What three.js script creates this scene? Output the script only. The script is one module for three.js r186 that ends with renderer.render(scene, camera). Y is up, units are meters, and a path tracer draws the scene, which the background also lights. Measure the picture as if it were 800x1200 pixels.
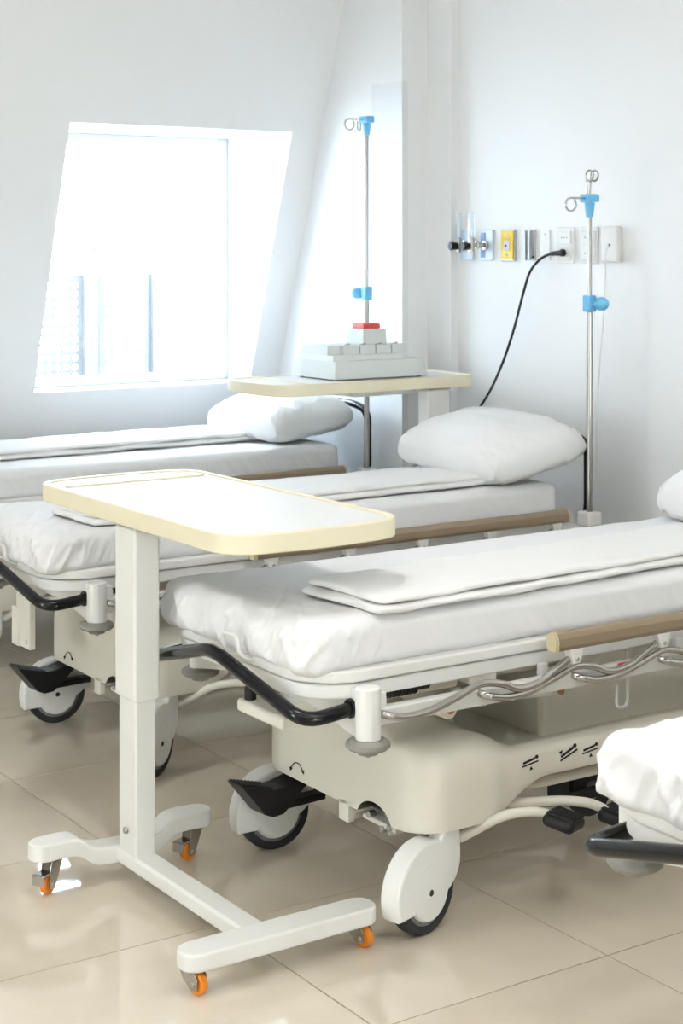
import * as THREE from 'three';
import { RoundedBoxGeometry } from 'three/addons/geometries/RoundedBoxGeometry.js';
import { mergeGeometries, mergeVertices, toCreasedNormals } from 'three/addons/utils/BufferGeometryUtils.js';
import { ImprovedNoise } from 'three/addons/math/ImprovedNoise.js';
import { Brush, Evaluator, SUBTRACTION } from 'three-bvh-csg';
import { RectAreaLightUniformsLib } from 'three/addons/lights/RectAreaLightUniformsLib.js';

// ------------------------------------------------------------------ camera, sky, lamps, exposure
const scene = new THREE.Scene();
const EYE = 1.5136, FOCAL = 1952.7, HORIZON = 287.8, TURN = 0.981875;      // metres, pixels of an 800x1200 frame, radians
const camera = new THREE.PerspectiveCamera(2 * Math.atan(600 / FOCAL) * 180 / Math.PI, 800 / 1200, 0.05, 100);
camera.position.set(0, EYE, 0);
camera.lookAt(Math.cos(TURN), EYE, -Math.sin(TURN));
camera.setViewOffset(800, 1200, 0, 600 - HORIZON, 800, 1200);
camera.focus = 3.9; camera.userData.fStop = 9;
const renderer = new THREE.WebGLRenderer({ antialias: true });
renderer.toneMapping = THREE.LinearToneMapping;
renderer.toneMappingExposure = 1.18;
renderer.shadowMap.enabled = true;
RectAreaLightUniformsLib.init();
scene.background = new THREE.Color(0.68, 0.84, 1.0);
scene.backgroundIntensity = 20.5;
const CEILING = 2.9;
const LAMPS = [[-0.6, -3.5], [1.7, -3.3], [-0.6, -1.7], [1.8, -1.5], [-0.4, 0.1], [1.8, 0.2]];
const LAMP_COLOR = new THREE.Color(1.0, 0.985, 0.965), LAMP_POWER = 8.2;

// ------------------------------------------------------------------ helpers
let seed = 7;
const rnd = () => { seed = (seed * 1664525 + 1013904223) >>> 0; return seed / 4294967296; };
const noise = new ImprovedNoise();
const N = (x, y, z) => noise.noise(x, y, z);
const V = (x, y, z) => new THREE.Vector3(x, y, z);
const taken = {};
function numbered(n) { const k = taken[n] = (taken[n] ?? -1) + 1; return k ? n + '_' + String(k).padStart(3, '0') : n; }
function shade(m) { m.castShadow = true; m.receiveShadow = true; return m; }
function part(name, g, mat, parent, label) {
  const m = shade(new THREE.Mesh(Array.isArray(g) ? merge(g) : g, mat)); m.name = name; parent.add(m);
  if (label) m.userData.label = label;
  return m;
}
function tag(o, label, category, group) { o.userData.label = label; o.userData.category = category; if (group) o.userData.group = group; return o; }
function thing(name, label, category, pos = [0, 0, 0], turn = 0, group) {
  const o = new THREE.Group(); o.name = numbered(name); o.position.set(...pos); o.rotation.y = turn; scene.add(o);
  return tag(o, label, category, group);
}
function struct(name, g, mat, label, category) {
  const m = part(name, g, mat, scene); m.userData = { kind: 'structure', label, category }; return m;
}
function merge(list) {
  return mergeGeometries(list.map((g) => {
    const h = g.index ? g.toNonIndexed() : g.clone();
    for (const k of Object.keys(h.attributes)) if (!['position', 'normal', 'uv'].includes(k)) h.deleteAttribute(k);
    if (!h.attributes.uv) h.setAttribute('uv', new THREE.BufferAttribute(new Float32Array(h.attributes.position.count * 2), 2));
    return h;
  }));
}
function bx(x0, x1, y0, y1, z0, z1, r = 0.004) {
  const w = x1 - x0, h = y1 - y0, d = z1 - z0;
  const g = r ? new RoundedBoxGeometry(w, h, d, 2, Math.min(r, w / 2.01, h / 2.01, d / 2.01)) : new THREE.BoxGeometry(w, h, d);
  return g.translate((x0 + x1) / 2, (y0 + y1) / 2, (z0 + z1) / 2);
}
// a rounded cylinder from point a to point b
function rod(a, b, r, r2 = r, seg = 20) {
  const A = V(...a), B = V(...b), L = A.distanceTo(B), c = Math.min(0.003, r * 0.3, L * 0.3);
  const g = new THREE.LatheGeometry([[0, 0], [r - c, 0], [r, c], [r2, L - c], [r2 - c, L], [0, L]].map((p) => new THREE.Vector2(...p)), seg);
  const h = toCreasedNormals(g, 0.6);
  h.applyQuaternion(new THREE.Quaternion().setFromUnitVectors(V(0, 1, 0), B.clone().sub(A).normalize()));
  return h.translate(...a);
}
// a bent tube: corners of a polyline rounded by radius "bend"
function pipe(pts, r, bend = 0.03, seg = 14, flat = true) {
  const P = pts.map((p) => V(...p)), path = new THREE.CurvePath();
  let from = P[0];
  for (let i = 1; i < P.length - 1; i++) {
    const a = P[i - 1], b = P[i], c = P[i + 1];
    const q = Math.min(bend, a.distanceTo(b) * 0.49, b.distanceTo(c) * 0.49);
    const s = b.clone().add(a.clone().sub(b).setLength(q)), e = b.clone().add(c.clone().sub(b).setLength(q));
    if (from.distanceTo(s) > 1e-4) path.add(new THREE.LineCurve3(from, s));
    path.add(new THREE.QuadraticBezierCurve3(s, b, e)); from = e;
  }
  path.add(new THREE.LineCurve3(from, P[P.length - 1]));
  return tubeOf(path, r, Math.max(24, P.length * 14), seg);
}
function tubeOf(path, r, n, seg = 12) {
  const g = new THREE.TubeGeometry(path, n, r, seg), out = [g];
  for (const t of [0, 1]) out.push(new THREE.SphereGeometry(r * 0.999, seg, 8).translate(...path.getPointAt(t).toArray()));
  return merge(out);
}
const wire = (pts, r, n = 60, seg = 10) => tubeOf(new THREE.CatmullRomCurve3(pts.map((p) => V(...p)), false, 'centripetal'), r, n, seg);
function roundRect(x0, x1, y0, y1, r) {
  const s = new THREE.Shape();
  s.moveTo(x0 + r, y0); s.lineTo(x1 - r, y0); s.absarc(x1 - r, y0 + r, r, -Math.PI / 2, 0); s.lineTo(x1, y1 - r); s.absarc(x1 - r, y1 - r, r, 0, Math.PI / 2);
  s.lineTo(x0 + r, y1); s.absarc(x0 + r, y1 - r, r, Math.PI / 2, Math.PI); s.lineTo(x0, y0 + r); s.absarc(x0 + r, y0 + r, r, Math.PI, Math.PI * 1.5);
  return s;
}
// shape in (x, z) lifted to lie flat between heights y0 and y1
function slab(shape, y0, y1, bevel = 0.003, curve = 12) {
  const g = new THREE.ExtrudeGeometry(shape, { depth: y1 - y0 - 2 * bevel, bevelEnabled: bevel > 0, bevelThickness: bevel, bevelSize: bevel, bevelOffset: -bevel, bevelSegments: 3, curveSegments: curve });
  return g.rotateX(Math.PI / 2).translate(0, y1 - bevel, 0);
}
// shape in (x, y) extruded along z between z0 and z1
function plate(shape, z0, z1, bevel = 0.003, curve = 14) {
  const b = Math.min(bevel, (z1 - z0) / 2.2);
  return new THREE.ExtrudeGeometry(shape, { depth: z1 - z0 - 2 * b, bevelEnabled: b > 0, bevelThickness: b, bevelSize: b, bevelOffset: -b, bevelSegments: 2, curveSegments: curve }).translate(0, 0, z0 + b);
}
const poly = (pts) => { const s = new THREE.Shape(); pts.forEach((p, i) => (i ? s.lineTo(...p) : s.moveTo(...p))); s.closePath(); return s; };
function mat(rgb, roughness = 0.5, extra = {}) {
  const m = new THREE.MeshPhysicalMaterial({ roughness, ...extra }); m.color.setRGB(...rgb); return m;
}
function grain(size, fn, srgb) {
  const d = new Uint8Array(size * size * 4);
  for (let j = 0; j < size; j++) for (let i = 0; i < size; i++) { const c = fn(i / size, j / size); for (let k = 0; k < 3; k++) d[(j * size + i) * 4 + k] = Math.max(0, Math.min(255, c[k] * 255)); d[(j * size + i) * 4 + 3] = 255; }
  const t = new THREE.DataTexture(d, size, size); t.magFilter = THREE.LinearFilter; t.minFilter = THREE.LinearMipmapLinearFilter; t.generateMipmaps = true;
  t.wrapS = t.wrapT = THREE.RepeatWrapping; if (srgb) t.colorSpace = THREE.SRGBColorSpace; t.needsUpdate = true; return t;
}

// ------------------------------------------------------------------ materials
const M = {
  wall: mat([0.88, 0.88, 0.88], 0.55),
  ceiling: mat([0.84, 0.84, 0.835], 0.8),
  grout: mat([0.12, 0.09, 0.065], 0.9),
  frame: mat([0.80, 0.81, 0.82], 0.35),
  gasket: mat([0.30, 0.33, 0.38], 0.6),
  glass: mat([1, 1, 1], 0, { transmission: 1, thickness: 0, ior: 1.5 }),
  bronzeGlass: mat([1, 0.94, 0.865], 0, { transmission: 1, thickness: 0, ior: 1.5 }),
  acrylic: mat([0.75, 0.78, 0.80], 0.15, { transparent: true, opacity: 0.04 }),
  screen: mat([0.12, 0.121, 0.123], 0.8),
  sheet: mat([0.81, 0.81, 0.815], 0.9),
  blanket: mat([0.85, 0.845, 0.835], 0.95),
  pillow: mat([0.85, 0.85, 0.85], 0.9),
  steel: mat([0.82, 0.815, 0.79], 0.38),
  shroud: mat([0.76, 0.725, 0.63], 0.34),
  cream: mat([0.76, 0.73, 0.65], 0.45),
  caster: mat([0.83, 0.825, 0.80], 0.3),
  bumper: mat([0.27, 0.26, 0.235], 0.6),
  rubber: mat([0.035, 0.036, 0.04], 0.6, { specularIntensity: 0.6 }),
  rim: mat([0.20, 0.20, 0.205], 0.5),
  black: mat([0.006, 0.007, 0.009], 0.12, { specularIntensity: 0.7 }),
  pedal: mat([0.010, 0.0105, 0.012], 0.38, { specularIntensity: 0.6 }),
  chrome: mat([0.50, 0.485, 0.46], 0.2, { metalness: 1 }),
  pole: mat([0.36, 0.35, 0.33], 0.28, { metalness: 1 }),
  dullmetal: mat([0.45, 0.44, 0.42], 0.4, { metalness: 0.9 }),
  rail: mat([0.30, 0.225, 0.145], 0.42),
  railcap: mat([0.55, 0.48, 0.30], 0.55),
  brass: mat([0.40, 0.22, 0.12], 0.4, { metalness: 0.6 }),
  red: mat([0.55, 0.02, 0.02], 0.4),
  blue: mat([0.16, 0.50, 0.80], 0.38),
  tableWhite: mat([0.74, 0.735, 0.71], 0.35),
  tableEdge: mat([0.78, 0.71, 0.52], 0.45),
  tableFrame: mat([0.76, 0.75, 0.715], 0.36),
  orange: mat([0.80, 0.235, 0.012], 0.35),
  device: mat([0.66, 0.69, 0.67], 0.55),
  deviceDark: mat([0.05, 0.055, 0.06], 0.6),
  deviceRed: mat([0.62, 0.06, 0.05], 0.4),
  yellow: mat([0.86, 0.58, 0.02], 0.45),
  plateBlue: mat([0.62, 0.70, 0.80], 0.35),
  plateNavy: mat([0.10, 0.17, 0.36], 0.4),
  plateGrey: mat([0.45, 0.46, 0.47], 0.35, { metalness: 0.5 }),
  plastic: mat([0.80, 0.79, 0.77], 0.35),
  clear: mat([0.93, 0.96, 1], 0.05, { transmission: 0.9, thickness: 0, ior: 1.5 }),
  print: mat([0.012, 0.012, 0.012], 0.6),
  diffuser: mat([0.9, 0.9, 0.88], 0.6, { emissive: LAMP_COLOR.clone(), emissiveIntensity: 3 }),
};
const weave = grain(256, (u, v) => { const a = 0.5 + 0.22 * Math.sin(u * 2 * Math.PI * 64) * Math.sin(v * 2 * Math.PI * 64) + 0.2 * N(u * 24, v * 24, 3); return [a, a, a]; });
for (const k of ['sheet', 'blanket', 'pillow']) { M[k].bumpMap = weave.clone(); M[k].bumpMap.repeat.set(8, 8); M[k].bumpScale = k === 'blanket' ? 0.0012 : 0.0004; }
const roller = grain(256, (u, v) => { const a = 0.5 + 0.25 * N(u * 40, v * 40, 1) + 0.2 * N(u * 90, v * 90, 5); return [a, a, a]; });
M.wall.bumpMap = roller; M.wall.bumpScale = 0.0004;
// polished porcelain: pale beige with soft clouding and faint veins, four tiles' worth of pattern
M.tiles = [0, 1, 2, 3].map((k) => {
  const map = grain(512, (u, v) => {
    const s = k * 11.3, c = N(u * 3 + s, v * 3, s) * 0.5 + N(u * 7 + s, v * 9, s + 3) * 0.3 + N(u * 40, v * 40 + s, 9) * 0.1;
    const vein = Math.max(0, 1 - Math.abs(N(u * 2.2 + v * 1.1 + s, v * 2.6, s + 7)) * 16) * 0.35;
    const t = c * 0.035 - vein * 0.012 + (k - 1.5) * 0.006;
    return [0.84 + t, 0.795 + t * 1.05, 0.722 + t * 1.15];
  }, true);
  return new THREE.MeshPhysicalMaterial({ map, roughness: 0.035, ior: 1.75 });
});

// ------------------------------------------------------------------ the room
// floor: tiles laid on a dark bed, joints 3 mm wide
const TX = 1.846, TZ = -2.640, T = 0.6;
const floor = struct('floor', bx(-2.6, 4.4, -0.12, -0.004, -7.2, 2.4, 0), M.grout, 'polished beige porcelain tiled floor with thin dark joints', 'floor');
{
  const g = new RoundedBoxGeometry(T - 0.003, 0.012, T - 0.003, 1, 0.0008).translate(0, -0.006, 0);
  for (let i = -7; i < 4; i++) for (let j = -7; j < 8; j++) {
    const m = part(numbered('tile'), g, M.tiles[Math.floor(rnd() * 4)], floor);
    m.position.set(TX + (i + 0.5) * T, 0, TZ + (j + 0.5) * T); m.rotation.y = Math.floor(rnd() * 4) * Math.PI / 2;
  }
}
// window wall leans inward; the window stands upright in it
const ZA = -6.777, ZK = 0.327, WX0 = 2.79, WX1 = 3.832, WY0 = 0.9, WY1 = 2.005, WZ = -6.679;
{
  const zi = (y) => ZA + ZK * y, zo = -7.05, g = [];
  const prism = (x0, x1, y0, y1) => {
    const s = poly([[-zo, y0], [-zi(y0), y0], [-zi(y1), y1], [-zo, y1]]);       // (-z, y)
    const e = new THREE.ExtrudeGeometry(s, { depth: x1 - x0, bevelEnabled: false }).rotateY(Math.PI / 2).translate(x0, 0, 0);
    return e;
  };
  g.push(prism(-2.4, WX0, 0, CEILING), prism(WX1, 4.1, 0, CEILING), prism(WX0, WX1, 0, WY0), prism(WX0, WX1, WY1, CEILING));
  struct('wall_back', g, M.wall, 'white mansard wall leaning inward around the bright window', 'wall');
}
{ // wall behind the bed heads, stepping forward at the far bed
  const s = poly([[4.15, 2.4], [4.15, -5.359], [4.111, -5.359], [4.111, -5.515], [3.981, -5.515], [3.981, -7.05], [4.4, -7.05], [4.4, 2.4]].map(([x, z]) => [x, z]));
  struct('wall_right', slab(s, 0, CEILING, 0), M.wall, 'white wall behind the bed heads with sockets and a stepped corner', 'wall');
}
// daylight also comes from behind the photographer: one window in each of these two walls
const LW = { a: -3.65, b: -2.75, y0: 0.25, y1: 1.9 }, FW = { a: 0.9, b: 2.0, y0: 0.25, y1: 1.9 };
struct('wall_left', [bx(-2.6, -2.4, 0, CEILING, -7.05, LW.a, 0), bx(-2.6, -2.4, 0, CEILING, LW.b, 2.4, 0), bx(-2.6, -2.4, 0, LW.y0, LW.a, LW.b, 0), bx(-2.6, -2.4, LW.y1, CEILING, LW.a, LW.b, 0)], M.wall, 'white wall with a window opposite the bed heads', 'wall');
struct('wall_front', [bx(-2.4, FW.a, 0, CEILING, 2.2, 2.4, 0), bx(FW.b, 4.15, 0, CEILING, 2.2, 2.4, 0), bx(FW.a, FW.b, 0, FW.y0, 2.2, 2.4, 0), bx(FW.a, FW.b, FW.y1, CEILING, 2.2, 2.4, 0)], M.wall, 'white wall with a window opposite the slanted wall', 'wall');
for (const [n, w, turn, pos] of [['window_2', LW, Math.PI / 2, [-2.5, 0, (LW.a + LW.b) / 2]], ['window_3', FW, 0, [(FW.a + FW.b) / 2, 0, 2.3]]]) {
  const g = new THREE.Group(); g.name = n; g.position.set(...pos); g.rotation.y = turn; scene.add(g); g.userData = { kind: 'structure', label: turn ? 'wide two-light window opposite the bed heads' : 'wide two-light window opposite the slanted wall', category: 'window' };
  const h = (w.b - w.a) / 2;
  part('window_frame', [bx(-h, -h + 0.05, w.y0, w.y1, -0.03, 0.03), bx(h - 0.05, h, w.y0, w.y1, -0.03, 0.03), bx(-h, h, w.y0, w.y0 + 0.05, -0.03, 0.03), bx(-h, h, w.y1 - 0.05, w.y1, -0.03, 0.03), bx(-0.03, 0.03, w.y0, w.y1, -0.03, 0.03)], M.frame, g);
  for (const [a, b] of [[-h + 0.05, -0.03], [0.03, h - 0.05]]) part('pane', bx(a, b, w.y0 + 0.05, w.y1 - 0.05, -0.003, 0.003, 0), M.bronzeGlass, g, 'bronze tinted glass pane');
}
struct('ceiling', bx(-2.6, 4.4, CEILING, CEILING + 0.15, -7.05, 2.4, 0), M.ceiling, 'flat white ceiling', 'ceiling');
{ // clear corner protector
  const g = [bx(3.975, 3.979, 0.1, 2.185, -5.725, -5.509, 0.001), bx(3.979, 4.008, 0.1, 2.185, -5.513, -5.509, 0.001)];
  struct('trim_1', g, M.acrylic, 'clear plastic corner protector on the stepped wall corner', 'trim');
}
{ // window
  const w = new THREE.Group(); w.name = 'window_1'; scene.add(w); w.userData = { kind: 'structure', label: 'bright white framed window in a deep slanted reveal', category: 'window' };
  const b = 0.05, zf = WZ, zb = WZ - 0.06;
  part('window_frame', [bx(WX0, WX0 + b, WY0, WY1, zb, zf), bx(WX1 - b, WX1, WY0, WY1, zb, zf), bx(WX0 + b, WX1 - b, WY1 - b * 0.7, WY1, zb, zf), bx(WX0 + b, WX1 - b, WY0, WY0 + b * 0.8, zb, zf)], M.frame, w);
  const q = 0.004;
  part('gasket', [bx(WX1 - b - q, WX1 - b, WY0 + 0.04, WY1 - 0.035, zb + 0.02, zf - 0.012, 0.001), bx(WX0 + b, WX0 + b + q, WY0 + 0.04, WY1 - 0.035, zb + 0.02, zf - 0.012, 0.001)], M.gasket, w, 'dark rubber glazing seal');
  part('pane', bx(WX0 + b, WX1 - b, WY0 + 0.04, WY1 - 0.035, zb + 0.024, zb + 0.03, 0), M.glass, w, 'clear glass pane');
}
// ceiling panels (above the frame)
for (const [x, z] of LAMPS) {
  const l = thing('ceiling_light', 'square white ceiling light panel', 'ceiling light', [x, CEILING, z], 0, 'ceiling light panels');
  const fr = roundRect(-0.32, 0.32, -0.32, 0.32, 0.005); fr.holes.push(roundRect(-0.29, 0.29, -0.29, 0.29, 0.005));
  part('light_frame', slab(fr, -0.025, 0, 0.002), M.frame, l);
  part('diffuser', bx(-0.29, 0.29, -0.016, -0.004, -0.29, 0.29, 0.001), M.diffuser, l);
  const a = new THREE.RectAreaLight(LAMP_COLOR, LAMP_POWER, 0.58, 0.58); a.position.set(0, -0.03, 0); a.rotation.x = -Math.PI / 2; l.add(a); a.name = 'panel_light';
}
// perforated balcony screen outside the window: panels between posts
{
  const Zs = -7.75, top = 1.365;
  const spans = [[2.66, 3.245], [3.285, 3.60], [3.69, 3.985], [4.02, 4.5]];
  spans.forEach(([x0, x1], n) => {
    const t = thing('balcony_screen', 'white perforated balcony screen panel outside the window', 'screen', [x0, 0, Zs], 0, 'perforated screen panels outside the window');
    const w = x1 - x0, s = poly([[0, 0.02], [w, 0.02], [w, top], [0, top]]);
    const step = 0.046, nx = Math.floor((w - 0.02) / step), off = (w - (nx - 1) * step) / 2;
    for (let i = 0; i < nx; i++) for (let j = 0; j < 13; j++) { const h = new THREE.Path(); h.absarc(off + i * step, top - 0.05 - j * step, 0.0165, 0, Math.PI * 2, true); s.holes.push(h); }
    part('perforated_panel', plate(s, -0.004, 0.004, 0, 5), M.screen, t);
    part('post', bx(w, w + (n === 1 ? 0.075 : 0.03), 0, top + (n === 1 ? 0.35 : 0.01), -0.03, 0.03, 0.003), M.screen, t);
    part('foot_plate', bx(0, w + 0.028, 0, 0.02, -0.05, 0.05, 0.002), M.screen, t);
  });
}
struct('balcony_floor', bx(-1, 7, -0.12, -0.002, -9.6, -7.2, 0), M.cream, 'pale balcony slab outside the window', 'balcony');

// ------------------------------------------------------------------ soft things
// rounded box whose surface is displaced along its normal by fn(point, normal)
function soft(L, H, W, seg, rad, fn) {
  let g = new THREE.BoxGeometry(L, H, W, ...seg); g.deleteAttribute('normal');
  const uvs = g.attributes.uv; g.deleteAttribute('uv'); g = mergeVertices(g, 1e-5);
  const p = g.attributes.position, [rx, ry, rz] = rad;
  for (let i = 0; i < p.count; i++) {
    const x = p.getX(i), y = p.getY(i), z = p.getZ(i);
    const cx = Math.max(-L / 2 + rx, Math.min(L / 2 - rx, x)), cy = Math.max(-H / 2 + ry, Math.min(H / 2 - ry, y)), cz = Math.max(-W / 2 + rz, Math.min(W / 2 - rz, z));
    const d = V((x - cx) / rx, (y - cy) / ry, (z - cz) / rz); if (d.length() > 0) d.normalize();
    p.setXYZ(i, cx + d.x * rx, cy + d.y * ry, cz + d.z * rz);
  }
  g.computeVertexNormals();
  const n = g.attributes.normal, q = p.clone();
  for (let i = 0; i < p.count; i++) {
    const P = V(q.getX(i), q.getY(i), q.getZ(i)), Q = V(n.getX(i), n.getY(i), n.getZ(i)), o = fn(P, Q);
    p.setXYZ(i, P.x + o.x, P.y + o.y, P.z + o.z);
  }
  g.computeVertexNormals();
  const uv = new Float32Array(p.count * 2); for (let i = 0; i < p.count; i++) { uv[2 * i] = p.getX(i) + p.getY(i) * 0.7; uv[2 * i + 1] = p.getZ(i) + p.getY(i) * 0.7; }
  g.setAttribute('uv', new THREE.BufferAttribute(uv, 2));
  return g;
}
const ridge = (x) => 1 - Math.abs(x) * 2;
function mattressShape(s, L = 1.865, H = 0.112, W = 0.645) {
  return soft(L, H, W, [300, 20, 110], [0.042, 0.030, 0.042], (P, Q) => {
    const foot = Math.max(0, 1 - (P.x + L / 2) / 0.30), side = Math.max(0, 1 - Math.abs(Q.y) * 1.1), low = Math.max(0, (0.02 - P.y) / H);
    const per = P.x * 0.9 + P.z;
    let d = side * (0.22 + foot) * 0.0045 * ridge(N(per * 9 + P.y * 9 + s, P.y * 5, s)) + side * foot * 0.007 * ridge(N(per * 22 - P.y * 16, P.y * 8, s + 4));
    d += (1 - side) * (0.0025 * N(P.x * 3 + s, P.z * 5, s) + 0.0022 * ridge(N(P.x * 6 + P.z * 5, P.z * 7 - P.x * 3, s + 2)) + foot * 0.0045 * ridge(N(P.x * 16, P.z * 9, s + 6)));
    const crease = (v) => Math.pow(Math.max(0, 1 - Math.abs(v) * 3.2), 3);
    d += side * (0.16 + foot * 0.8) * 0.0110 * crease(N(per * 15 + P.y * 10 + s * 3, P.y * 2.5 + per * 1.5, s + 11)) + side * foot * 0.0055 * crease(N(per * 26 - P.y * 12, P.y * 3, s + 17));
    d += (1 - side) * (0.15 + foot) * 0.0042 * crease(N(P.x * 9 + P.z * 4, P.z * 7 + P.x * 5, s + 13));
    const hem = low * side * (0.012 * N(per * 12, s, 2) - 0.010 - 0.012 * foot * N(per * 7, s, 8));
    const flare = low * side * 0.008;
    return V(Q.x * (d + flare), Q.y * d + hem, Q.z * (d + flare));
  });
}
function blanketShape(s, L, W, h, y) {
  return soft(L, h, W, [110, 4, 26], [0.018, h * 0.48, 0.018], (P, Q) => {
    const e = 0.008 * N(P.x * 4 + s, s, y * 9);
    return V(Q.x * 0.014 * N(P.z * 11, s, 3), 0.005 * N(P.x * 5 + s, P.z * 6, y * 5) + 0.0025 * N(P.x * 17, P.z * 15, s), Math.sign(P.z) * Math.abs(Q.z) * 0.010 * N(P.x * 5, s, y * 20) + e * (P.z > 0 ? 1 : 0.6));
  });
}
function pillowShape(s, A, B, Tk) {
  const n = 54, pos = [], idx = [], uv = [];
  for (const side of [1, -1]) for (let j = 0; j <= n; j++) for (let i = 0; i <= n; i++) {
    const u = Math.sin((i / n - 0.5) * Math.PI), v = Math.sin((j / n - 0.5) * Math.PI), rc = 1 - 0.09 * Math.abs(u * v) ** 3;
    const pinchX = 1 - 0.03 * (1 - v * v * v * v), pinchZ = 1 - 0.03 * (1 - u * u * u * u);
    const edge = Math.pow(Math.max(0, 1 - Math.abs(u) ** 2.6), 0.42) * Math.pow(Math.max(0, 1 - Math.abs(v) ** 3), 0.36);
    const corner = Math.abs(u * v), wr = edge > 0.001 ? 0.012 * corner * ridge(N(u * 7 + s, v * 7, s)) + 0.008 * N(u * 3, v * 3, s + side) + 0.004 * ridge(N(u * 6 - v * 4, v * 5, s + 2)) : 0;
    pos.push(u * rc * A / 2 * pinchX, side * (Tk * (side > 0 ? 0.62 : 0.34) * edge + wr * Math.min(1, edge * 4)), v * rc * B / 2 * pinchZ); uv.push(u * A / 2, v * B / 2);
  }
  const m = n + 1;
  for (const side of [0, 1]) for (let j = 0; j < n; j++) for (let i = 0; i < n; i++) { const a = side * m * m + j * m + i, b = a + 1, c = a + m, d = c + 1; if (side) idx.push(a, b, c, b, d, c); else idx.push(a, c, b, b, c, d); }
  const g = new THREE.BufferGeometry(); g.setAttribute('position', new THREE.Float32BufferAttribute(pos, 3)); g.setAttribute('uv', new THREE.Float32BufferAttribute(uv, 2)); g.setIndex(idx);
  g.computeVertexNormals(); return g;
}

// ------------------------------------------------------------------ stretcher beds
const G = {};                                    // shapes shared by the beds
{ // base shroud: lofted cross-sections along x
  const smooth = (a, b, x) => { const t = Math.max(0, Math.min(1, (x - a) / (b - a))); return t * t * (3 - 2 * t); };
  const X0 = 0.155, X1 = 1.675, mid = (X0 + X1) / 2, half = (X1 - X0) / 2, R = 0.085, HW = 0.34;
  const st = [];
  for (let i = 0; i <= 10; i++) st.push(R * (1 - Math.cos(i / 10 * Math.PI / 2)));
  for (let i = 1; i <= 26; i++) st.push(R + (half - R) * i / 26);
  const xs = [...st.map((d) => X0 + d), ...st.slice(0, -1).reverse().map((d) => X1 - d)];
  const rings = xs.map((x) => {
    const d = half - Math.abs(x - mid), e = d < R ? Math.sin(Math.acos(1 - d / R)) : 1;
    const waist = smooth(0.20, 0.38, d), hump = 1 - smooth(0.19, 0.30, d);
    const w = HW - R + R * e - 0.018 * smooth(0.215, 0.275, d), bot = 0.212 + 0.068 * waist, top = 0.360 + 0.044 * hump - 0.016 * (1 - e), crown = 0.07 * (1 - smooth(0.10, 0.24, d)) * 1;
    const r = 0.03 + 0.035 * hump, pts = [];
    const ctr = (z) => { const k = Math.max(0, 1 - Math.abs(z) / (w * 0.75)); return crown * smooth(0, 1, k) + (hump < 0.5 ? 0 : 0) - 0.030 * smooth(0.20, 0.27, d) * smooth(0.12, 0.28, 1 - Math.abs(z) / w); };
    const half_ = [];
    half_.push([0, bot], [w * 0.5, bot], [w - 0.012, bot], [w - 0.003, bot + 0.003], [w, bot + 0.012], [w, (bot + top - r) / 2], [w, top - r]);
    for (let k = 1; k <= 8; k++) { const a = k / 8 * Math.PI / 2; half_.push([w - r + r * Math.cos(a), top - r + r * Math.sin(a)]); }
    for (let k = 1; k <= 12; k++) { const z = (w - r) * (1 - k / 12); half_.push([z, top + ctr(z)]); }
    for (const p of half_) pts.push(p);
    for (let k = half_.length - 2; k > 0; k--) pts.push([-half_[k][0], half_[k][1]]);
    return pts;
  });
  const n = rings[0].length, pos = [], idx = [];
  rings.forEach((r, i) => r.forEach(([z, y]) => pos.push(xs[i], y, z)));
  for (let i = 0; i < rings.length - 1; i++) for (let j = 0; j < n; j++) { const a = i * n + j, b = i * n + (j + 1) % n, c = a + n, d = b + n; idx.push(a, b, c, b, d, c); }
  for (const i of [0, rings.length - 1]) { const c = pos.length / 3; pos.push(xs[i], 0.3, 0); for (let j = 0; j < n; j++) { const a = i * n + j, b = i * n + (j + 1) % n; idx.push(...(i ? [c, a, b] : [c, b, a])); } }
  const g = new THREE.BufferGeometry(); g.setAttribute('position', new THREE.Float32BufferAttribute(pos, 3)); g.setIndex(idx);
  // arched opening in each end, where the brake linkage shows
  const cut = (x, z) => { const c = new Brush(new THREE.CylinderGeometry(0.052, 0.052, 0.16, 32).scale(1.35, 1, 1).rotateX(Math.PI / 2).rotateY(Math.PI / 2).toNonIndexed()); c.position.set(x, 0.196, z); c.updateMatrixWorld(); return c; };
  const ev = new Evaluator(); ev.useGroups = false; ev.attributes = ['position', 'normal'];
  const body = g.toNonIndexed(); body.computeVertexNormals();
  let b = new Brush(body); b.updateMatrixWorld();
  b = ev.evaluate(b, cut(0.20, 0.165), SUBTRACTION);
  const out = b.geometry.index ? b.geometry.toNonIndexed() : b.geometry;
  const clean = new THREE.BufferGeometry(); clean.setAttribute('position', out.attributes.position.clone());
  G.shroud = toCreasedNormals(clean, 0.7);
}
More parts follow.
